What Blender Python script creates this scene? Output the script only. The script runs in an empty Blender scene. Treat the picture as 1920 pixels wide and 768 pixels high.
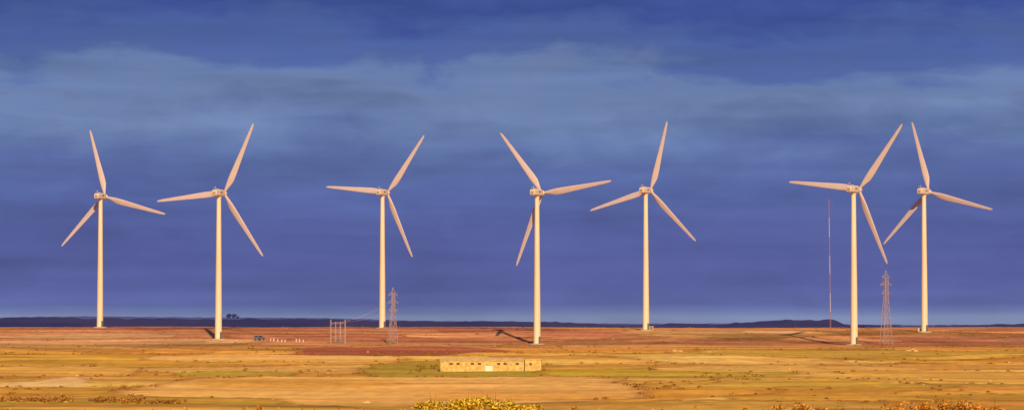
import bpy, math, random
import numpy as np
from mathutils import Vector, Matrix
random.seed(7); rng=np.random.default_rng(7)
F=5800.0; HY=612.0; Z0=12.0   # focal px, horizon row of reference, eye height datum
SC=bpy.context.scene
COL=SC.collection

# ------------------------------------------------------------ noise
def vnoise(x,y,seed=0):
    xi=np.floor(x).astype(np.int64); yi=np.floor(y).astype(np.int64)
    xf=x-xi; yf=y-yi
    def h(a,b):
        n=(a*374761393+b*668265263+seed*1442695041)&0xffffffff
        n=((n^(n>>13))*1274126177)&0xffffffff
        n=n^(n>>16)
        return (n&0xffff)/65535.0
    u=xf*xf*(3-2*xf); v=yf*yf*(3-2*yf)
    return (h(xi,yi)*(1-u)+h(xi+1,yi)*u)*(1-v)+(h(xi,yi+1)*(1-u)+h(xi+1,yi+1)*u)*v
def fbm(x,y,sx,sy,o=4,seed=0):
    t=0;a=1;s=0
    for i in range(o):
        t=t+a*(vnoise(x/sx*2**i+17.3*i,y/sy*2**i+5.1*i,seed+i)-0.5); s+=a; a*=0.5
    return t/s*2
# ------------------------------------------------------------ terrain
PD=[-400,-50,0,60,120,200,300,400,550,700,760,850,950,1000,1032,1050,1102,1124,1160,1200,1260,1500,3000,60000]
PZ=[-2,-1.6,-1.7,-3.4,-5.5,-7.6,-8.2,-9.4,-10.0,-9.8,-8.6,-7.2,-6.2,-5.75,-5.35,-4.8,-2.0,-1.0,-0.55,0,-1,-6,-14,-40]
def prof(d):
    k=np.clip(np.abs(d)*0.012,0.5,14)
    return (np.interp(d-k,PD,PZ)+2*np.interp(d,PD,PZ)+np.interp(d+k,PD,PZ))/4
def hrel(x,y):
    x=np.asarray(x,float); y=np.asarray(y,float)
    n=fbm(x,y,120,70,4,3)
    amp=np.interp(y,[0,100,300,1000,1150,1300,3000],[0.1,0.2,0.6,0.55,0.6,0.9,4])
    roll=fbm(x,y,75,38,3,203)*np.interp(y,[250,380,620,700,780,980,1020],[0,.9,.7,.2,.8,.6,.1])
    return prof(y)+n*amp+roll
def dfor(py):
    ds=np.linspace(300,1200,3000)
    rows=HY-F*prof(ds)/ds
    return float(np.interp(-py,-rows,ds))
def G(px,py):
    d=dfor(py); return ((px-960)/F*d,d)

def cells(x,y,cw,ch,seed):
    """worley: returns id hash, F2-F1"""
    u=x/cw; v=y/ch
    ui=np.floor(u).astype(np.int64); vi=np.floor(v).astype(np.int64)
    f1=np.full(u.shape,9.0); f2=np.full(u.shape,9.0); idv=np.zeros(u.shape)
    for a in (-1,0,1):
        for b in (-1,0,1):
            cx=ui+a; cy=vi+b
            def h(s):
                n=(cx*73856093 ^ cy*19349663 ^ (s*83492791))&0xffffffff
                n=((n^(n>>13))*1274126177)&0xffffffff
                n=n^(n>>15)
                return (n&0xffff)/65535.0
            dx=cx+h(seed+1)-u; dy=cy+h(seed+2)-v
            d=np.sqrt(dx*dx+dy*dy)
            m=d<f1
            f2=np.where(m,f1,np.minimum(f2,d)); idv=np.where(m,h(seed+3),idv); f1=np.where(m,d,f1)
    return idv,f2-f1

def grow(a,b,s,r):
    o=[a]; 
    while o[-1]<b: o.append(o[-1]+s); s*=r
    return o
xs=np.arange(-250,250.1,1.5); ext=np.array(grow(254,30000,6,1.16)); xs=np.concatenate([-ext[::-1],xs,ext])
ys=np.concatenate([np.arange(-400,260,12.0),np.arange(260,1300,2.0),np.array(grow(1304,45000,8,1.12))])
X,Y=np.meshgrid(xs,ys)
Zr=hrel(X,Y)
wx=X+fbm(X,Y,60,60,3,11)*18; wy=Y+fbm(X,Y,70,50,3,12)*20
cid,edge=cells(wx,wy,105,55,5)
cid2,edge2=cells(wx+33,wy+11,44,26,9)
def lin(c): 
    c=np.array(c)/255.0
    return np.where(c<=0.04045,c/12.92,((c+0.055)/1.055)**2.4)
goldP=np.array([[.80,.40,.07],[.86,.46,.10],[.70,.34,.05],[.58,.31,.04],[.90,.52,.14],[.54,.30,.05],[.74,.32,.06]])
redP=np.array([[.66,.27,.12],[.56,.20,.10],[.76,.35,.15],[.68,.30,.11],[.52,.26,.08],[.80,.42,.18],[.48,.16,.09]])
gi=np.minimum((cid*7).astype(int),6)
gold=goldP[gi]; red=redP[gi]
t=np.clip((wy-900)/120,0,1)[...,None]
C=gold*(1-t)+red*t
C=C*(1+(cid2[...,None]-0.5)*0.26)
EDGE=np.exp(-(edge/0.05)**2)*0.8
SM=np.ones_like(X)
def field(px,py,rx,ry,col,soft=0.10,k=1.0,wob=0.22,en=1.0,calm=0.0):
    global C,EDGE,SM
    dn=dfor(min(py+ry,768)); df=dfor(max(py-ry,613))
    cy=(dn+df)/2; cx=(px-960)/F*cy; rw=rx/F*cy; rd=(df-dn)/2
    q=(np.abs((X-cx)/rw)**2.4+np.abs((Y-cy)/rd)**2.4)**(1/2.4)
    q=q+fbm(X,Y,45,30,3,int(px+py))*wob
    m=np.clip((1-q)/soft+0.5,0,1)
    SM=SM*(1-calm*m)
    m=(m*k)[...,None]
    C=C*(1-m)+np.array(col)*m
    EDGE=np.maximum(EDGE*(1-m[...,0]*0.9),en*np.exp(-((q-1)/0.03)**2))
field(330,676,420,14,(.78,.40,.06))
field(60,695,190,9,(.86,.46,.10),calm=.5)
field(520,672,240,7,(.88,.47,.13),calm=.5)
field(740,659,200,8,(.42,.12,.06),en=.3,calm=.5)
field(860,688,180,13,(.50,.33,.04),calm=.3)
field(1250,696,240,9,(.60,.37,.04))
field(1600,664,330,9,(.64,.37,.06))
field(1300,650,300,4,(.76,.36,.10),en=.4)
field(1500,690,250,6,(.88,.50,.12),calm=.4)
field(1780,700,180,10,(.80,.42,.08))
field(740,725,470,26,(.92,.49,.13),soft=.05,wob=.14,calm=.75)
field(560,716,200,7,(.84,.42,.08),soft=.2,en=.3)
field(980,738,200,6,(.84,.42,.09),soft=.2,en=.3)
field(430,700,130,5,(.62,.38,.05))
field(60,720,75,9,(.95,.56,.22),soft=.05,calm=.7)
field(1480,722,260,12,(.74,.41,.06))
field(1700,745,300,12,(.68,.35,.05))
field(250,752,330,9,(.64,.36,.05))
field(1150,760,500,8,(.76,.41,.07))
field(150,630,170,4,(.82,.44,.20),calm=.4)
field(560,622,260,4,(.60,.25,.11),en=.4)
field(1150,634,190,5,(.64,.27,.11),en=.5)
field(1350,622,170,3,(.82,.44,.18))
field(1800,634,170,5,(.56,.22,.11),en=.5)
field(880,628,120,4,(.76,.34,.14))
s0=fbm(X,Y,190,26,4,81); s1=fbm(X,Y,40,14,4,31); s2=fbm(X,Y,9,6,3,41)
# ploughing strips that follow the contours
lev=fbm(X,Y,230,90,3,301)*11+Y/60; li=np.floor(lev).astype(np.int64); lf=lev-li
def hs(i,s):
    n=(i*73856093 ^ (s*83492791))&0xffffffff; n=((n^(n>>13))*1274126177)&0xffffffff; n=n^(n>>15); return (n&0xffff)/65535.0
st_=(hs(li,3)-.5)*SM; st2=(hs(li,8)-.5)*SM
C=C*(1+(0.44*st_)[...,None]*np.array([1,1.08,1.2])+(0.12*st2)[...,None]*np.array([-.6,.6,.2]))
C=C*(1+(0.28*s0*(.4+.6*SM))[...,None]+0.20*s1[...,None]+0.12*s2[...,None])
ln=np.clip(1-np.abs(fbm(X,Y,260,60,3,91))/0.035,0,1)*np.clip(fbm(X,Y,60,60,2,95)*2+.5,0,1)
ln2=np.clip(1-np.minimum(lf,1-lf)/.05,0,1)*np.clip(fbm(X,Y,50,50,2,105)*2+.2,0,1)
LN=np.maximum(ln,ln2*.9)*(.25+.75*SM)
gr=np.clip(fbm(X,Y,90,40,4,51)*1.9-0.25,0,1)[...,None]*0.5*np.clip(1-(Y-950)/250,0.2,1)[...,None]*(.3+.7*SM[...,None])
C=C*(1-gr)+C*np.array([.74,.84,.6])*gr
C=C*(1-0.46*np.maximum(EDGE,LN)[...,None]*np.array([.8,.95,1.0]))
C=np.clip(C*1.02,0.015,0.95)
inr=((Y>330)&(Y<1210)&(np.abs(X)<260)).astype(float)
Zr=Zr+EDGE*0.22*inr*(0.5+cid)+ LN*.2*inr+(cid-0.5)*0.5*np.clip(edge/0.1,0,1)*inr*np.clip((1150-Y)/100,0,1)+s2*0.05*inr
nx,ny=len(xs),len(ys)
V=np.stack([X,Y,Zr+Z0],-1).reshape(-1,3)
def sampleZ(x,y):
    i=int(np.clip(np.searchsorted(ys,y),1,ny-1)); j=int(np.clip(np.searchsorted(xs,x),1,nx-1))
    fy=(y-ys[i-1])/(ys[i]-ys[i-1]); fx=(x-xs[j-1])/(xs[j]-xs[j-1])
    Zq=Zr
    return float((Zq[i-1,j-1]*(1-fx)+Zq[i-1,j]*fx)*(1-fy)+(Zq[i,j-1]*(1-fx)+Zq[i,j]*fx)*fy)+Z0

def mesh_np(name,V,Fq,smooth=False):
    me=bpy.data.meshes.new(name)
    n=Fq.shape[0]; k=Fq.shape[1]
    me.vertices.add(len(V)); me.vertices.foreach_set("co",V.astype(np.float32).ravel())
    me.loops.add(n*k); me.loops.foreach_set("vertex_index",Fq.astype(np.int32).ravel())
    me.polygons.add(n); me.polygons.foreach_set("loop_start",np.arange(0,n*k,k,dtype=np.int32))
    me.polygons.foreach_set("use_smooth",np.full(n,smooth))
    me.update(calc_edges=True); me.validate()
    return me
def obj(name,me,mat=None,parent=None,loc=None,rot=None):
    o=bpy.data.objects.new(name,me); COL.objects.link(o)
    if mat and me is not None and len(me.materials)==0: me.materials.append(mat)
    if parent: o.parent=parent
    if loc: o.location=loc
    if rot: o.rotation_euler=rot
    return o
# ------------------------------------------------------------ materials
def newmat(name):
    m=bpy.data.materials.new(name); m.use_nodes=True
    nt=m.node_tree; b=nt.nodes["Principled BSDF"]; b.inputs["Roughness"].default_value=0.8
    b.inputs["Specular IOR Level"].default_value=0.2
    return m,nt,b
def noisemat(name,c1,c2,scale=3,rough=0.8,bump=0.0,island=False,detail=5,stretch=None,spec=0.2):
    m,nt,b=newmat(name); b.inputs["Roughness"].default_value=rough; b.inputs["Specular IOR Level"].default_value=spec
    tc=nt.nodes.new("ShaderNodeTexCoord"); no=nt.nodes.new("ShaderNodeTexNoise")
    no.inputs["Scale"].default_value=scale; no.inputs["Detail"].default_value=detail
    mp=nt.nodes.new("ShaderNodeMapping"); mp.inputs["Scale"].default_value=stretch or (1,1,1)
    nt.links.new(tc.outputs["Object"],mp.inputs[0]); nt.links.new(mp.outputs[0],no.inputs["Vector"])
    r=nt.nodes.new("ShaderNodeValToRGB"); r.color_ramp.elements[0].position=.3; r.color_ramp.elements[1].position=.7
    r.color_ramp.elements[0].color=(*c1,1); r.color_ramp.elements[1].color=(*c2,1)
    if island:
        g=nt.nodes.new("ShaderNodeNewGeometry"); mx=nt.nodes.new("ShaderNodeMath"); mx.operation='ADD'
        m2=nt.nodes.new("ShaderNodeMath"); m2.operation='MULTIPLY'; m2.inputs[1].default_value=.5
        nt.links.new(g.outputs["Random Per Island"],mx.inputs[0]); nt.links.new(no.outputs["Fac"],mx.inputs[1])
        nt.links.new(mx.outputs[0],m2.inputs[0]); nt.links.new(m2.outputs[0],r.inputs[0])
    else: nt.links.new(no.outputs["Fac"],r.inputs[0])
    nt.links.new(r.outputs[0],b.inputs["Base Color"])
    if bump:
        bp=nt.nodes.new("ShaderNodeBump"); bp.inputs["Strength"].default_value=bump; bp.inputs["Distance"].default_value=.1
        nt.links.new(no.outputs["Fac"],bp.inputs["Height"]); nt.links.new(bp.outputs[0],b.inputs["Normal"])
    return m
# ground
idx=np.arange(nx*ny).reshape(ny,nx)
Fq=np.stack([idx[:-1,:-1],idx[:-1,1:],idx[1:,1:],idx[1:,:-1]],-1).reshape(-1,4)
me=mesh_np("ground",V,Fq,True)
ca=me.color_attributes.new("soil","FLOAT_COLOR","POINT")
ca.data.foreach_set("color",np.concatenate([C.reshape(-1,3),np.ones((nx*ny,1))],1).astype(np.float32).ravel())
m,nt,b=newmat("ground_soil"); b.inputs["Roughness"].default_value=.95; b.inputs["Specular IOR Level"].default_value=.05
at=nt.nodes.new("ShaderNodeAttribute"); at.attribute_name="soil"
tc=nt.nodes.new("ShaderNodeTexCoord")
def nz(scale,stretch,detail=6,rough=.6):
    mp=nt.nodes.new("ShaderNodeMapping"); mp.inputs["Scale"].default_value=stretch
    n=nt.nodes.new("ShaderNodeTexNoise"); n.inputs["Scale"].default_value=scale; n.inputs["Detail"].default_value=detail; n.inputs["Roughness"].default_value=rough
    nt.links.new(tc.outputs["Object"],mp.inputs[0]); nt.links.new(mp.outputs[0],n.inputs["Vector"]); return n
n1=nz(.4,(1,.3,1)); n2=nz(.06,(.5,1,1)); 
def mr(src,a,bb,c,d):
    k=nt.nodes.new("ShaderNodeMapRange"); k.inputs[1].default_value=a;k.inputs[2].default_value=bb;k.inputs[3].default_value=c;k.inputs[4].default_value=d
    nt.links.new(src,k.inputs[0]); return k.outputs[0]
def mul(a,bv):
    k=nt.nodes.new("ShaderNodeMath"); k.operation='MULTIPLY'; nt.links.new(a,k.inputs[0]); nt.links.new(bv,k.inputs[1]); return k.outputs[0]
f=mul(mr(n1.outputs["Fac"],.3,.7,.82,1.18),mr(n2.outputs["Fac"],.3,.7,.85,1.15))
vm=nt.nodes.new("ShaderNodeVectorMath"); vm.operation='SCALE'
nt.links.new(at.outputs["Color"],vm.inputs[0]); nt.links.new(f,vm.inputs["Scale"])
nt.links.new(vm.outputs[0],b.inputs["Base Color"])
bp=nt.nodes.new("ShaderNodeBump"); bp.inputs["Strength"].default_value=.35; bp.inputs["Distance"].default_value=.5
nt.links.new(n1.outputs["Fac"],bp.inputs["Height"]); nt.links.new(bp.outputs[0],b.inputs["Normal"])
obj("ground",me,m)

# ------------------------------------------------------------ distant hills
def hills(name,d,pts,mat,amp,seed,jag):
    hx=np.arange(-9000,9000,6.0)
    px=960+F*hx/d
    p=np.array(pts); top=np.interp(px,p[:,0],p[:,1])
    hgt=(HY-top)/F*d
    out=(np.clip((np.abs(px-960)-960)/600,0,1))
    hgt=hgt+out*10*fbm(hx,hx*0,900,1,3,seed+9)
    hgt=hgt+amp*fbm(hx,hx*0,260,1,3,seed)+jag*np.clip(fbm(hx,hx*0,22,1,3,seed+3),-.2,1)
    rows=[(-500,None),(-200,.55),(-60,.85),(0,1.0),(60,1.0),(700,None)]
    VV=[]
    for o_,k in rows:
        z=np.full_like(hx,-35.0) if k is None else (-35+(hgt+35)*k)
        VV.append(np.stack([hx,np.full_like(hx,d+o_)+60*fbm(hx,hx*0,300,1,2,seed+5),z+Z0],-1))
    VV=np.array(VV).reshape(-1,3); n=len(hx); ii=np.arange(len(rows)*n).reshape(len(rows),n)
    Q=np.stack([ii[:-1,:-1],ii[:-1,1:],ii[1:,1:],ii[1:,:-1]],-1).reshape(-1,4)
    return obj(name,mesh_np(name,VV,Q,True),mat)
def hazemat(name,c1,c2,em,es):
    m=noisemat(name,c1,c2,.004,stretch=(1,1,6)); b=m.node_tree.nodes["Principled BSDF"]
    b.inputs["Emission Color"].default_value=(*em,1); b.inputs["Emission Strength"].default_value=es  # blue emission paints airlight into the material; no real haze volume
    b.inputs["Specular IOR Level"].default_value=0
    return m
hm=hazemat("painted_haze_hills",(.010,.010,.015),(.045,.03,.03),(.026,.026,.088),1.0)  # dark base paints in cloud shade, emission paints in distance haze
hm2=hazemat("painted_haze_far_hills",(.03,.03,.05),(.05,.045,.06),(.055,.060,.17),1.0)
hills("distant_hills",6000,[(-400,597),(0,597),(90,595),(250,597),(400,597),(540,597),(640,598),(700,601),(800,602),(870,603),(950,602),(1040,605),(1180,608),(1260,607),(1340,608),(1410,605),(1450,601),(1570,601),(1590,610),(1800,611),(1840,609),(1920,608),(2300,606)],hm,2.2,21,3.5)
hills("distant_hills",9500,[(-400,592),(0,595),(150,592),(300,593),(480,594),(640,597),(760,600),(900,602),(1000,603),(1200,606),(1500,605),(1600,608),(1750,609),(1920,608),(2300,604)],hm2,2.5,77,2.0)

# ------------------------------------------------------------ foliage
def leaves(centers,radii,n,size):
    """leaf quads spread through ellipsoid clumps"""
    centers=np.array(centers); radii=np.array(radii)
    k=rng.integers(0,len(centers),n)
    v=rng.normal(size=(n,3)); v/=np.linalg.norm(v,axis=1)[:,None]
    r=rng.random(n)**(0.45); p=centers[k]+v*radii[k]*r[:,None]
    a=rng.normal(size=(n,3)); a/=np.linalg.norm(a,axis=1)[:,None]
    bb=rng.normal(size=(n,3)); bb-= (bb*a).sum(1)[:,None]*a; bb/=np.linalg.norm(bb,axis=1)[:,None]
    s=size*(0.6+0.8*rng.random(n))[:,None]
    a=a*s; bb=bb*s*0.55
    VV=np.stack([p-a,p-bb,p+a,p+bb],1).reshape(-1,3)
    Q=np.arange(4*n).reshape(-1,4)
    return VV,Q
def merge(parts):
    Vs=[];Qs=[];o=0
    for v,q in parts: Vs.append(v);Qs.append(q+o);o+=len(v)
    return np.concatenate(Vs),np.concatenate(Qs)
def beam(p,q,t,t2=None):
    p=Vector(p);q=Vector(q); d=(q-p).normalized(); u=d.cross(Vector((0,0,1)))
    if u.length<1e-3: u=Vector((1,0,0))
    u.normalize(); w=d.cross(u); t2=t if t2 is None else t2
    vs=[]
    for c,tt in ((p,t),(q,t2)):
        for a,b_ in ((-1,-1),(1,-1),(1,1),(-1,1)): vs.append(c+u*a*tt/2+w*b_*tt/2)
    return np.array([list(v) for v in vs]),np.array([[0,1,2,3],[7,6,5,4],[0,4,5,1],[1,5,6,2],[2,6,7,3],[3,7,4,0]])
mleafY=noisemat("yellow_foliage",(.26,.15,.01),(.90,.62,.05),4,.6,island=True)
mleafO=noisemat("rusty_foliage",(.26,.10,.01),(.80,.38,.05),4,.7,island=True)
mleafD=noisemat("dry_scrub",(.18,.08,.02),(.52,.26,.05),.05,.8,island=True)
mbark=noisemat("bark",(.08,.05,.03),(.16,.1,.06),8,.9)
def bush(name,x0,x1,d,top,mat,n,size,seed):
    r=random.Random(seed); cs=[];rs=[];parts=[]
    x=x0; e=bpy.data.objects.new(name,None); COL.objects.link(e)
    gz=sampleZ((x0+x1)/2,d); e.location=((x0+x1)/2,d,gz)
    while x<x1:
        u=(x-x0)/(x1-x0); hump=math.sin(math.pi*min(max(u,.04),.96))**.35
        rr=r.uniform(.10,.30); t=top*(.86+.14*hump)-(1-hump)*.25+r.uniform(-.13,.05)
        cs.append((x-(x0+x1)/2,r.uniform(-.5,.5),t-rr)); rs.append((rr*1.25,rr*1.3,rr)); x+=r.uniform(.06,.16)
        if r.random()<.8:
            cs.append((x-(x0+x1)/2,r.uniform(-.6,.6),t*.62)); rs.append((.4,.5,t*.33))
    for c in cs[::3]: parts.append(beam((c[0]*.5,c[1]*.4,-.1),c,.05,.015))
    for i in range(40):
        c=r.choice(cs); parts.append(beam((c[0],c[1],c[2]-.1),(c[0]+r.uniform(-.1,.1),c[1],c[2]+r.uniform(.2,.36)),.012,.004))
    v,q=leaves(cs,rs,n,size)
    obj("leaves",mesh_np("leaves",v,q),mat,e)
    v,q=merge(parts); obj("stems",mesh_np("stems",v,q),mbark,e)
def topz(py,d,x): return (HY-py)/F*d+Z0-sampleZ(x,d)
bush("broom_bush",-2.3,.75,62,topz(743,62,-1),mleafY,17000,.032,1)
bush("low_bush",4.6,7.2,64,topz(757,64,6),mleafO,9000,.03,2)
bush("low_bush",7.0,10.6,63,topz(752,63,9),mleafO,12000,.03,3)
# scattered scrub (one mass)
cs=[];rs=[]
def put(px,py,w,h):
    x,d=G(px,py); z=sampleZ(x,d); W=w/F*d/2; Hh=h/F*d
    k=max(2,int(W/.5))
    for i in range(k):
        rr=Hh*random.uniform(.35,.55)
        cs.append((x+random.uniform(-W,W)*.8,d+random.uniform(-1,1),z+Hh*random.uniform(.3,.6))); rs.append((max(rr,W/k),rr,rr))
R=random
for k in range(5): put(125,757,28,22)
put(118,755,20,17); put(235,760,22,12); put(240,759,14,12); put(348,750,14,7)
for i in range(70): put(R.uniform(165,340),R.uniform(749,755),10,R.uniform(5,9))
for i in range(40): put(R.uniform(0,110),R.uniform(749,756),12,R.uniform(4,8))
for i in range(50): put(R.uniform(550,940),R.uniform(656,668),12,R.uniform(1.5,3))
for i in range(20): put(R.uniform(780,840),R.uniform(684,694),10,R.uniform(2,3.5))
for i in range(30): put(R.uniform(1290,1420),R.uniform(695,720),12,R.uniform(1,2.5))
for i in range(30): put(R.uniform(1400,1920),R.uniform(738,760),10,R.uniform(1,3))
ej,ei=np.where((np.maximum(EDGE,LN)>.5)&(Y>400)&(Y<1180)&(np.abs(X)<230))
sel=rng.choice(len(ej),1900)
for k in sel:
    y=ys[ej[k]]+R.uniform(-1,1);x=xs[ei[k]]+R.uniform(-1,1)
    if abs(x)>y*.2+10 : continue
    rr=R.uniform(.08,.26)*(1.7 if R.random()<.05 else 1)
    cs.append((x,y,Zr[ej[k],ei[k]]+Z0+rr*.5)); rs.append((rr*2.6,rr*1.5,rr))
v,q=leaves(cs,rs,len(cs)*34,.13)
obj("scrub",mesh_np("scrub",v,q),mleafD)
cs=[];rs=[]
for i in range(90):
    x=R.uniform(-14,14); d=R.uniform(78,92)
    if R.random()<.6: x=R.uniform(-14,-2)
    z=sampleZ(x,d); h=min(topz(R.uniform(760,770),d,x),3.2)
    for k in range(4): cs.append((x+R.uniform(-.12,.12),d,z+h*R.uniform(.75,1)-.1)); rs.append((.10,.10,.16))
    cs.append((x,d,z+h*.45)); rs.append((.18,.18,h*.45))
v,q=leaves(cs,rs,14000,.035)
obj("dry_weeds",mesh_np("dry_weeds",v,q),mleafO)
# rocks
parts=[]
def rock(x,y,r):
    z=sampleZ(x,y); n=6; m_=4; vs=[]
    sx,sy,szz=r*R.uniform(.9,1.7),r*R.uniform(.7,1.2),r*R.uniform(.5,.9)
    for j in range(m_+1):
        for i in range(n):
            th=math.pi*j/m_; ph=2*math.pi*i/n+.3*j; k=R.uniform(.8,1.15)
            vs.append((x+sx*math.sin(th)*math.cos(ph)*k,y+sy*math.sin(th)*math.sin(ph)*k,z+r*.2+szz*math.cos(th)*k))
    qs=[[j*n+i,j*n+(i+1)%n,(j+1)*n+(i+1)%n,(j+1)*n+i] for j in range(m_) for i in range(n)]
    parts.append((np.array(vs),np.array(qs)))
for px,py,r in [(120,757,.5),(126,758,.4),(1265,661,.8),(1275,661,.6),(1268,660,.6),(1710,656,.9),(1703,657,.6),(1716,657,.7),(685,747,.4),(690,747,.3),(1330,660,.5),(1480,690,.4),(690,660,.4)]:
    x,d=G(px,py); rock(x,d,r)
for i in range(160):
    k=R.randrange(len(ej)); x=xs[ei[k]]+R.uniform(-1,1);y=ys[ej[k]]
    rock(x,y,R.uniform(.1,.26))
v,q=merge(parts); obj("rocks",mesh_np("rocks",v,q),noisemat("stone",(.50,.33,.14),(.70,.48,.22),1.2,.9))
# distant trees on the ridge
cs=[];rs=[];parts=[]
for px,w,h in [(427,9,8),(433,8,9),(441,7,8),(446,6,5)]:
    x=(px-960)/F*6000; z=(HY-598)/F*6000+Z0
    parts.append(beam((x,5990,z-6),(x,5990,z+h*.6),1.2,.5))
    for k in range(5): cs.append((x+R.uniform(-w,w)*.4,5990,z+h*R.uniform(.55,1.05))); rs.append((w*.35,3,h*.25))
v,q=leaves(cs,rs,2200,1.1); parts.append((v,q)); v,q=merge(parts)
obj("distant_trees",mesh_np("distant_trees",v,q),hm)  # trees share the hill material with its painted-in haze glow

# ------------------------------------------------------------ turbines
mW=noisemat("painted_steel",(.68,.56,.41),(.78,.67,.52),.35,.5,spec=.3,stretch=(1,1,.15))
mN=noisemat("nacelle_shell",(.60,.48,.42),(.68,.57,.50),.8,.5,spec=.3)
mB=noisemat("blade_gelcoat",(.50,.40,.43),(.56,.46,.49),.3,.5,spec=.3)
mDk=noisemat("dark_trim",(.14,.11,.11),(.20,.16,.15),3,.7)
mCo=noisemat("concrete",(.40,.32,.22),(.52,.44,.32),2,.9)
def lathe(rings,n=32):
    vs=[];qs=[]
    for r,z in rings:
        for i in range(n): a=2*math.pi*i/n; vs.append((r*math.cos(a),r*math.sin(a),z))
    for j in range(len(rings)-1):
        for i in range(n): qs.append([j*n+i,j*n+(i+1)%n,(j+1)*n+(i+1)%n,(j+1)*n+i])
    return np.array(vs),np.array(qs)
HUB=50.0; 
def rt(z): return 1.22+(.74-1.22)*max(z,0)/48.4
v,q=lathe([(rt(z),z) for z in [-1.5,0]+list(np.linspace(3,48.3,16))]); me_t=mesh_np("tower",v,q,True)
fl=[lathe([(rt(zj)-.02,zj-.1),(rt(zj)+.03,zj-.1),(rt(zj)+.03,zj+.1),(rt(zj)-.02,zj+.1)]) for zj in (15.5,32.0)]+[lathe([(.6,48.25),(.88,48.25),(.88,48.75),(.3,48.76)])]
v,q=merge(fl); me_fl=mesh_np("flanges",v,q)
v,q=lathe([(2.6,-1),(2.6,.18),(2.4,.3),(.5,.31)],24); me_f=mesh_np("foundation",v,q)
secs=[(-3.55,.80,.80),(-3.35,.95,.98),(-1.0,1.08,1.15),(1.4,1.08,1.18),(2.3,.95,1.02),(2.75,.8,.85)]
vs=[];qs=[]
for y,w,h in secs:
    c=.28
    for a,b_ in ((-w+c,-h),(w-c,-h),(w,-h+c),(w,h-c),(w-c,h),(-w+c,h),(-w,h-c),(-w,-h+c)): vs.append((a,y,b_+.05))
for j in range(len(secs)-1):
    for i in range(8): qs.append([j*8+i,j*8+(i+1)%8,(j+1)*8+(i+1)%8,(j+1)*8+i])
for base,rev in ((0,False),((len(secs)-1)*8,True)):
    for f4 in ((0,1,2,3),(0,3,4,7),(4,5,6,7)):
        f4=[base+i for i in f4]; qs.append(f4[::-1] if rev else f4)
me_n=mesh_np("nacelle",np.array(vs,float),np.array(qs))
def boxp(cx,cy,cz,sx,sy,sz):
    vs=[(cx+a*sx/2,cy+b_*sy/2,cz+c*sz/2) for c in (-1,1) for a,b_ in ((-1,-1),(1,-1),(1,1),(-1,1))]
    return np.array(vs),np.array([[3,2,1,0],[4,5,6,7],[0,1,5,4],[1,2,6,5],[2,3,7,6],[3,0,4,7]])
pp=[boxp(0,-3.58,.25-k*.24,1.0,.05,.1) for k in range(4)]
pp+=[boxp(s*1.09,-.1,.25,.03,1.5,.5) for s in (-1,1)]+[boxp(s*1.085,.2,-.62,.03,3.2,.08) for s in (-1,1)]
v,q=merge(pp); me_v=mesh_np("vents",v,q)
pp=[boxp(0,-1.2,1.32,.9,1.3,.2),beam((.3,-3.0,1.0),(.3,-3.0,2.1),.06),beam((-.3,-3.0,1.0),(-.3,-3.0,1.9),.06),beam((-.45,-3.0,1.85),(.45,-3.0,1.85),.05),boxp(.3,-3,2.1,.22,.22,.12)]
v,q=merge(pp); me_a=mesh_np("roof_gear",v,q)
v,q=lathe([(.3,-.9),(.82,-.88),(.95,-.3),(.95,.35),(.8,.85),(.5,1.2),(.15,1.38),(.02,1.4)],24)
v=np.stack([v[:,0],v[:,2],-v[:,1]],1); me_s=mesh_np("hub",v,q,True)
st=[(.5,.95,.95,0),(1.6,.95,.9,0),(3.0,1.55,.70,.14),(5.0,2.25,.50,.34),(7.5,2.25,.40,.34),(11,1.95,.30,.29),(15,1.62,.22,.24),(19,1.32,.16,.2),(23,1.02,.11,.16),(25.2,.76,.07,.12),(26.1,.3,.03,.04)]
vs=[];qs=[];n=14
for r,c,t_,off in st:
    tw=math.radians(14*max(0.0,1-r/26)**1.5+3)
    for i in range(n):
        a=2*math.pi*i/n; cx=c/2*math.cos(a)+off; cy=t_/2*math.sin(a)*(1-.45*math.cos(a)*(1 if r>2.5 else 0))
        vs.append((cx*math.cos(tw)-cy*math.sin(tw),cx*math.sin(tw)+cy*math.cos(tw),r))
for j in range(len(st)-1):
    for i in range(n): qs.append([j*n+i,j*n+(i+1)%n,(j+1)*n+(i+1)%n,(j+1)*n+i])
me_b=mesh_np("blade",np.array(vs),np.array(qs),True)
pp=[boxp(0,-1.25,1.5,.85,.12,2.1),boxp(0,-1.7,.35,1.3,1.0,.12),boxp(0,-2.3,.15,1.3,.4,.12)]
v,q=merge(pp); me_d=mesh_np("door",v,q)
TB=[(188,368,618,5.00,105),(410,362,638,5.52,65),(717,361,614,5.06,54),(1007,361,642,5.62,128),(1211,357,615,5.16,75),(1601,355,645,5.80,53),(1733,359,622,5.26,105)]
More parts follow.
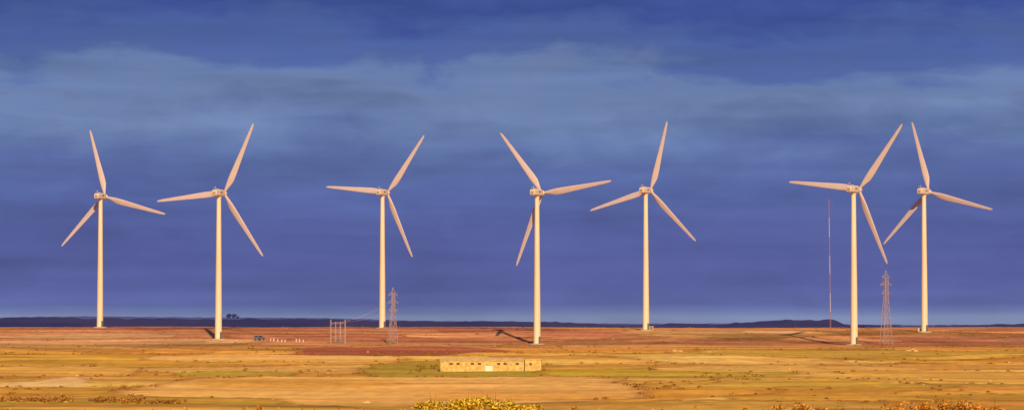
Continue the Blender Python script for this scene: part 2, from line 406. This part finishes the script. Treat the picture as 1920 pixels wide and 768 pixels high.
for px,hy,by,s,ph in TB:
    d=F/s; x=(px-960)/s
    zb=sampleZ(x,d); zh=(HY-hy)/s+Z0
    yaw=math.radians(28)+math.atan2(x,d)
    e=bpy.data.objects.new("wind_turbine",None); COL.objects.link(e); e.empty_display_size=5
    e.location=(x,d,zh-HUB); e.rotation_euler=(0,0,-yaw)
    off=zb-(zh-HUB); sz=(48.7-off)/48.7
    for nm,mm in (("tower",me_t),("tower_flanges",me_fl)):
        t=obj(nm,mm,mW,e,(0,0,off)); t.scale=(1,1,sz)
    obj("foundation",me_f,mCo,e,(0,0,off)); obj("door",me_d,mDk,e,(0,0,off),(0,0,math.radians(70)))
    obj("nacelle",me_n,mN,e,(0,0,HUB)); obj("nacelle_vents",me_v,mDk,e,(0,0,HUB)); obj("nacelle_roof_gear",me_a,mN,e,(0,0,HUB))
    obj("hub",me_s,mN,e,(0,3.75,HUB))
    for k in range(3):
        phi=math.radians(90-(ph+120*k)); obj("blade_%d"%(k+1),me_b,mB,e,(0,3.75,HUB),(0,phi,0))
    print("turbine",px,"off",round(off,2))

# ------------------------------------------------------------ pylons, mast, gantry
mSt=noisemat("galvanised_steel",(.36,.25,.26),(.46,.35,.36),2,.6)
mRed=noisemat("faded_red_paint",(.36,.13,.14),(.42,.17,.18),2,.6)
mWh=noisemat("white_paint",(.50,.42,.44),(.58,.50,.52),2,.6)
def P(px,base,s):
    d=F/s; x=(px-960)/s; return x,d,sampleZ(x,d)
def pylon(px,base,top,s,bw,tw,arms,th):
    x,d,z=P(px,base,s); h=(HY-top)/s+Z0-z
    e=bpy.data.objects.new("electricity_pylon",None); COL.objects.link(e); e.location=(x,d,z); e.rotation_euler=(0,0,math.radians(18))
    body=h*.90; lev=9; parts=[]
    lv=[body*(1-(1-i/lev)**1.25) for i in range(lev+1)]
    def w(zz):
        u=zz/body; return (bw+(tw-bw)*min(u/.72,1))/2
    for a,b_ in ((-1,-1),(1,-1),(1,1),(-1,1)):
        for i in range(lev):
            parts.append(beam((a*w(lv[i]),b_*w(lv[i]),lv[i]-.3*(i==0)),(a*w(lv[i+1]),b_*w(lv[i+1]),lv[i+1]),th*1.5))
    cr=[(-1,-1),(1,-1),(1,1),(-1,1)]
    for i in range(lev):
        for k in range(4):
            a=cr[k]; c=cr[(k+1)%4]; w0=w(lv[i]);w1=w(lv[i+1])
            parts.append(beam((a[0]*w0,a[1]*w0,lv[i]),(c[0]*w1,c[1]*w1,lv[i+1]),th*.8))
            parts.append(beam((c[0]*w0,c[1]*w0,lv[i]),(a[0]*w1,a[1]*w1,lv[i+1]),th*.8))
            parts.append(beam((a[0]*w1,a[1]*w1,lv[i+1]),(c[0]*w1,c[1]*w1,lv[i+1]),th*.7))
    for k in cr: parts.append(beam((k[0]*tw/2,k[1]*tw/2,body),(0,0,h),th))
    v,q=merge(parts); obj("lattice",mesh_np("lattice",v,q),mSt,e)
    parts=[];ins=[]
    for zf,L in arms:
        za=h*zf
        for sgn in (-1,1):
            for b_ in (-1,1):
                parts.append(beam((sgn*tw/2,b_*tw/2,za),(sgn*L,0,za+.1),th)); parts.append(beam((sgn*tw/2,b_*tw/2,za+.9),(sgn*L,0,za+.15),th*.8))
            ins.append(beam((sgn*L,0,za),(sgn*L,0,za-1.0),.14))
    v,q=merge(parts); obj("cross_arms",mesh_np("cross_arms",v,q),mSt,e)
    v,q=merge(ins); obj("insulators",mesh_np("insulators",v,q),mDk,e)
    return e,h
p1,h1=pylon(737,640,538,5.6,2.8,.95,[(.86,1.6),(.72,1.9),(.58,1.6)],.085)
p2,h2=pylon(1661,645,506,5.72,3.2,1.05,[(.90,1.3),(.80,2.0),(.68,1.4)],.085)
# measuring mast
x,d,z=P(1557,612,5.15); ht=(HY-373)/5.15+Z0-z
e=bpy.data.objects.new("measuring_mast",None); COL.objects.link(e); e.location=(x,d,z)
e.rotation_euler=(0,math.radians(-.6),0)
rp=[];wp=[];n=7; mw_=.12
for i in range(n):
    z0=ht*i/n; z1=ht*(i+1)/n; L=(wp if i%2 else rp)
    for k in range(3):
        a=2*math.pi*k/3; L.append(beam((mw_*math.cos(a),mw_*math.sin(a),z0),(mw_*math.cos(a),mw_*math.sin(a),z1),.065))
    for j in range(7):
        for k in range(3):
            a=2*math.pi*k/3;c=2*math.pi*(k+1)/3; L.append(beam((mw_*math.cos(a),mw_*math.sin(a),z0+(z1-z0)*j/7),(mw_*math.cos(c),mw_*math.sin(c),z0+(z1-z0)*(j+1)/7),.04))
v,q=merge(rp); obj("red_sections",mesh_np("red_sections",v,q),mRed,e)
v,q=merge(wp); obj("white_sections",mesh_np("white_sections",v,q),mWh,e)
gp=[]
for k in range(3):
    a=2*math.pi*k/3+.4
    for f_ in (.35,.68,.95): gp.append(beam((0,0,ht*f_),(16*math.cos(a),16*math.sin(a),0),.018))
gp.append(beam((0,0,ht*.97),(1.3,0,ht*.97),.05)); gp.append(beam((1.3,0,ht*.97),(1.3,0,ht*.985),.09))
v,q=merge(gp); obj("guy_wires",mesh_np("guy_wires",v,q),mDk,e)
# switchyard gantry
x,d,z=P(634,638,5.6); e=bpy.data.objects.new("switchyard_gantry",None); COL.objects.link(e); e.location=(x,d,z)
hg=(HY-598)/5.6+Z0-z; parts=[]
for gx in (-2.4,-.8,.8,2.4):
    for gy in (-1.5,1.5):
        hh_=hg if abs(gx)>2 else hg*.9
        for o_ in (-.14,.14): parts.append(beam((gx+o_,gy,-.3),(gx+o_*.6,gy,hh_),.06))
        for j in range(7): parts.append(beam((gx-.13,gy,hh_*j/7),(gx+.13,gy,hh_*(j+1)/7),.04))
for zz in (hg*.86,hg*.52,hg*.3):
    for gy in (-1.5,1.5):
        parts.append(beam((-2.5,gy,zz),(2.5,gy,zz),.08)); parts.append(beam((-2.5,gy,zz-.3),(2.5,gy,zz-.3),.05))
    for gx in (-2.4,0,2.4): parts.append(beam((gx,-1.5,zz),(gx,1.5,zz),.06))
v,q=merge(parts); obj("frame",mesh_np("frame",v,q),mSt,e)
pp=[beam((gx,-1.5,hg*.86),(gx,-1.5,hg*.86-.9),.16) for gx in (-1.6,0,1.6)]+[boxp(0,0,.6,1.6,1.2,1.5)]
v,q=merge(pp); obj("insulators",mesh_np("insulators",v,q),mDk,e)
parts=[]
gw=Vector((x,d,z)); pw=Vector(p1.location)
for k,(ox,zf) in enumerate(((-1.6,.58),(0,.72),(1.6,.86))):
    A=gw+Vector((ox,0,hg*.86)); B=pw+Vector((-1.5 if k<2 else 1.4,0,h1*zf-.6)); prev=A
    for i in range(1,13):
        t_=i/12; p_=A.lerp(B,t_)-Vector((0,0,.8*math.sin(math.pi*t_))); parts.append(beam(prev,p_,.035)); prev=p_
v,q=merge(parts); obj("power_lines",mesh_np("power_lines",v,q),mSt)

# ------------------------------------------------------------ farm building
mWall=noisemat("stone_wall",(.46,.30,.10),(.76,.53,.20),1.4,.95,bump=.6)
mRoof=noisemat("old_roof",(.60,.38,.16),(.80,.53,.25),1.0,.95,bump=.5)
mHole=noisemat("dark_interior",(.12,.07,.03),(.2,.12,.05),3,.9)
mDoor=noisemat("pale_door",(.74,.68,.6),(.8,.76,.7),2,.7)
d=700.; sc=F/d; x0=(826-960)/sc; x1=(1015-960)/sc; xm=(x0+x1)/2; L=x1-x0
zb=min(sampleZ(xx,700) for xx in np.linspace(x0,x1,9))
ztop=(HY-673)/sc+Z0-zb
e=bpy.data.objects.new("farm_building",None); COL.objects.link(e); e.location=(xm,d,zb); e.rotation_euler=(0,0,math.radians(-2))
Hw=ztop-.25
print("farm wall height",Hw)
xr=L/2-3.9
wins=[]
for wpx in (846,859,886,899,935,947,970): 
    wx_=(wpx-960)/sc-xm; wins.append((wx_-.36,wx_+.36,Hw-1.0,Hw-.5))
wins.append(((917-960)/sc-xm-.85,(917-960)/sc-xm+.85,-.5,Hw-1.0))
wins.sort(); parts=[]; cur=-L/2
for a,b_,c,t_ in wins:
    parts.append(boxp((cur+a)/2,0,Hw/2-.25,a-cur,.35,Hw+.5))
    if c>0: parts.append(boxp((a+b_)/2,0,(c-.5)/2,b_-a,.35,c+.5))
    parts.append(boxp((a+b_)/2,0,(t_+Hw)/2,b_-a,.35,Hw-t_)); cur=b_
parts.append(boxp((cur+xr)/2,0,Hw/2-.25,xr-cur,.35,Hw+.5))
parts.append(boxp((-L/2+xr)/2,5.0,Hw/2-.25,xr+L/2,.35,Hw+.5))
parts.append(boxp(-L/2+.175,2.5,Hw/2-.25,.35,4.65,Hw+.5))
v,q=merge(parts); obj("walls",mesh_np("walls",v,q),mWall,e)
parts=[boxp((xr+L/2)/2+.1,2.3,Hw/2-.15,L/2-xr-.2,5.6,Hw+.65)]
v,q=merge(parts); obj("end_block",mesh_np("end_block",v,q),mWall,e)
vs=[];qs=[];ns=46
for i in range(ns+1):
    xa=-L/2-.15+(xr+L/2+.1)*i/ns; j=R.uniform(-.07,.07)+(-.12 if 30<i<34 else 0)
    for y_,z_ in ((-.4,Hw+.01),(-.4,Hw+.13),(2.5,Hw+.62),(5.4,Hw+.13),(5.4,Hw+.01)): vs.append((xa,y_,z_+(j if z_>Hw+.05 else 0)))
for i in range(ns):
    for k in range(5): qs.append([i*5+k,(i+1)*5+k,(i+1)*5+(k+1)%5,i*5+(k+1)%5])
obj("roof",mesh_np("roof",np.array(vs),np.array(qs)),mRoof,e)
parts=[boxp((xr+L/2)/2+.1,2.3,Hw+.26,L/2-xr+.1,5.9,.14)]
v,q=merge(parts); obj("end_block_roof",mesh_np("end_block_roof",v,q),mRoof,e)
parts=[boxp((a+b_)/2,.12,(c+t_)/2,b_-a,.04,t_-c) for a,b_,c,t_ in wins if c>0]+[boxp(L/2-2.4,-.515,Hw-.8,.6,.04,.5)]
v,q=merge(parts); obj("windows",mesh_np("windows",v,q),mHole,e)
a,b_,c,t_=[w_ for w_ in wins if w_[2]<0][0]
v,q=boxp((a+b_)/2,.05,t_/2-.26,b_-a,.08,t_+.5); obj("door",mesh_np("door",v,q),mDoor,e)
# ------------------------------------------------------------ small things
def kiosk(px,s):
    x,d,z=P(px,0,s); e=bpy.data.objects.new("transformer_kiosk",None); COL.objects.link(e); e.location=(x,d,z)
    v,q=boxp(0,0,.5,1.8,1.7,1.6); obj("cabin",mesh_np("cabin",v,q),mCo,e)
    v,q=boxp(0,0,1.37,2.1,2.0,.12); obj("roof",mesh_np("roof",v,q),mRoof,e)
    v,q=boxp(.2,-.87,.55,.8,.05,1.3); obj("door",mesh_np("door",v,q),mDk,e)
kiosk(1724,5.25); kiosk(1220,5.15)
e=bpy.data.objects.new("boundary_posts",None); COL.objects.link(e); x,d,z=P(520,0,5.55); e.location=(x,d,z)
parts=[];tops=[]
for px in (508,514,521,529,535,556,562,569):
    xx=(px-520)/5.55; zz=sampleZ(x+xx,d)-z; hq=R.uniform(.6,.95)
    parts.append(boxp(xx,0,zz+hq/2-.1,.4,.4,hq+.2)); tops.append(boxp(xx,0,zz+hq+.07,.5,.5,.12))
v,q=merge(parts); obj("posts",mesh_np("posts",v,q),mWh,e); v,q=merge(tops); obj("caps",mesh_np("caps",v,q),mWh,e)
mCar=noisemat("dusty_blue_car_paint",(.10,.11,.2),(.15,.15,.24),1,.45,spec=.4); mGl=noisemat("car_glass",(.02,.03,.04),(.03,.04,.05),2,.1,spec=.5); mTy=noisemat("tyre",(.02,.02,.02),(.03,.03,.03),4,.9)
e=bpy.data.objects.new("parked_car",None); COL.objects.link(e); x,d,z=P(487,0,5.55); e.location=(x,d,z); e.rotation_euler=(0,0,math.radians(60))
side=[(-2.1,.35),(2.05,.35),(2.15,.75),(1.95,.98),(1.0,1.08),(.35,1.62),(-1.55,1.68),(-2.1,1.1)]
vs=[(a,s_*(.85-.12*(z_>1.3)),z_) for s_ in (-1,1) for a,z_ in side]; n=8
qs=[[i,(i+1)%n,n+(i+1)%n,n+i] for i in range(n)]+[[0,7,2,1],[7,4,3,2],[7,6,5,4],[8,9,10,15],[10,11,12,15],[12,13,14,15]]
obj("body",mesh_np("body",np.array(vs),np.array(qs)),mCar,e)
v,q=merge([boxp(-.6,s_*.80,1.32,1.7,.06,.36) for s_ in (-1,1)]+[boxp(-1.95,0,1.35,.06,1.3,.35)]); obj("windows",mesh_np("windows",v,q),mGl,e)
ws=[]
for a in (-1.3,1.3):
    for s_ in (-1,1):
        v,q=lathe([(.02,-.1),(.33,-.1),(.33,.1),(.02,.1)],16); v=np.stack([v[:,0]+a,v[:,2]+s_*.8,v[:,1]+.33],1); ws.append((v,q))
v,q=merge(ws); obj("wheels",mesh_np("wheels",v,q),mTy,e)

# ------------------------------------------------------------ light
E=math.radians(28); AZ=math.radians(9)
tosun=Vector((math.sin(AZ)*math.cos(E),-math.cos(AZ)*math.cos(E),math.sin(E)))
sl=bpy.data.lights.new("sun","SUN"); sl.energy=5; sl.angle=math.radians(.9); sl.color=(1,.74,.38)
so=bpy.data.objects.new("sun",sl); COL.objects.link(so); so.rotation_euler=(-tosun).to_track_quat('-Z','Y').to_euler(); so.location=(0,-100,200)
W=bpy.data.worlds.new("World"); SC.world=W; W.use_nodes=True; nt=W.node_tree; nt.nodes.clear()
N=nt.nodes.new; Lk=nt.links.new
out=N("ShaderNodeOutputWorld"); mixs=N("ShaderNodeMixShader"); b1=N("ShaderNodeBackground"); b2=N("ShaderNodeBackground")
sky=N("ShaderNodeTexSky"); sky.sky_type='NISHITA'; sky.sun_disc=False; sky.sun_elevation=E; sky.sun_rotation=math.pi-AZ
Lk(sky.outputs[0],b2.inputs[0]); b2.inputs[1].default_value=.08
tc=N("ShaderNodeTexCoord"); sep=N("ShaderNodeSeparateXYZ"); Lk(tc.outputs["Generated"],sep.inputs[0])
def mth(op,a,b_=None,cl=False):
    k=N("ShaderNodeMath"); k.operation=op; k.use_clamp=cl
    for i,s_ in enumerate((a,b_)):
        if s_ is None: continue
        if isinstance(s_,(int,float)): k.inputs[i].default_value=s_
        else: Lk(s_,k.inputs[i])
    return k.outputs[0]
def wn(sx,sz,detail,rough,off,dist=0):
    mp=N("ShaderNodeMapping"); mp.inputs["Scale"].default_value=(sx,sx,sz); mp.inputs["Location"].default_value=off
    n=N("ShaderNodeTexNoise"); n.inputs["Scale"].default_value=1; n.inputs["Detail"].default_value=detail; n.inputs["Roughness"].default_value=rough; n.inputs["Distortion"].default_value=dist
    Lk(tc.outputs["Generated"],mp.inputs[0]); Lk(mp.outputs[0],n.inputs["Vector"]); return mth('SUBTRACT',n.outputs["Fac"],.5)
el=sep.outputs["Z"]
nA=wn(7,22,6,.55,(3.1,0,.4),.3); nB=wn(18,60,5,.5,(0,1.7,2),.6); nC=wn(50,110,4,.5,(5,0,1),.6); nD=wn(9,130,5,.5,(2,2,7),.2)
warp=mth('ADD',mth('MULTIPLY',nA,.045),mth('MULTIPLY',nB,.035)); warp=mth('ADD',warp,mth('MULTIPLY',nC,.016))
damp=mth('MULTIPLY',el,15,True)
damp=mth('MAXIMUM',mth('MULTIPLY',damp,damp),.05)
ew=mth('ADD',el,mth('MULTIPLY',warp,damp))
rmp=N("ShaderNodeValToRGB"); cr=rmp.color_ramp; cr.interpolation='LINEAR'
pts=[(612,(126,138,174)),(594,(126,138,174)),(584,(110,122,168)),(570,(94,104,160)),(535,(89,97,156)),(450,(86,96,156)),(370,(87,102,160)),(300,(91,109,163)),(240,(101,122,168)),(185,(110,130,173)),(150,(103,125,171)),(112,(82,102,160)),(60,(76,97,158)),(15,(62,80,146)),(-80,(68,88,150))]
while len(cr.elements)>1: cr.elements.remove(cr.elements[-1])
for i,(py,c) in enumerate(pts):
    pos=(HY-py)/F/.12; l=lin(c)
    el_=cr.elements[0] if i==0 else cr.elements.new(min(pos,1)); el_.position=min(pos,1); el_.color=(*[float(k) for k in l],1)
Lk(mth('DIVIDE',ew,.12,True),rmp.inputs[0])
br=mth('ADD',1.0,mth('ADD',mth('MULTIPLY',nB,.38),mth('ADD',mth('MULTIPLY',nC,.22),mth('MULTIPLY',nD,.55))))
vm=N("ShaderNodeVectorMath"); vm.operation='SCALE'; Lk(rmp.outputs[0],vm.inputs[0]); Lk(br,vm.inputs["Scale"])
Lk(vm.outputs[0],b1.inputs[0]); b1.inputs[1].default_value=1
mrn=N("ShaderNodeMapRange"); mrn.inputs[1].default_value=.14; mrn.inputs[2].default_value=.7; mrn.inputs[3].default_value=0; mrn.inputs[4].default_value=.5
Lk(el,mrn.inputs[0]); Lk(mrn.outputs[0],mixs.inputs[0]); Lk(b1.outputs[0],mixs.inputs[1]); Lk(b2.outputs[0],mixs.inputs[2]); Lk(mixs.outputs[0],out.inputs[0])
# ------------------------------------------------------------ camera
cd=bpy.data.cameras.new("camera"); cd.sensor_width=36; cd.lens=36*F/1920; cd.clip_start=.5; cd.clip_end=80000
co=bpy.data.objects.new("camera",cd); COL.objects.link(co); co.location=(0,0,Z0); co.rotation_euler=(math.radians(90)+math.atan(228/F),0,0)
SC.camera=co
SC.view_settings.view_transform='Standard'; SC.view_settings.look='None'; SC.view_settings.exposure=0
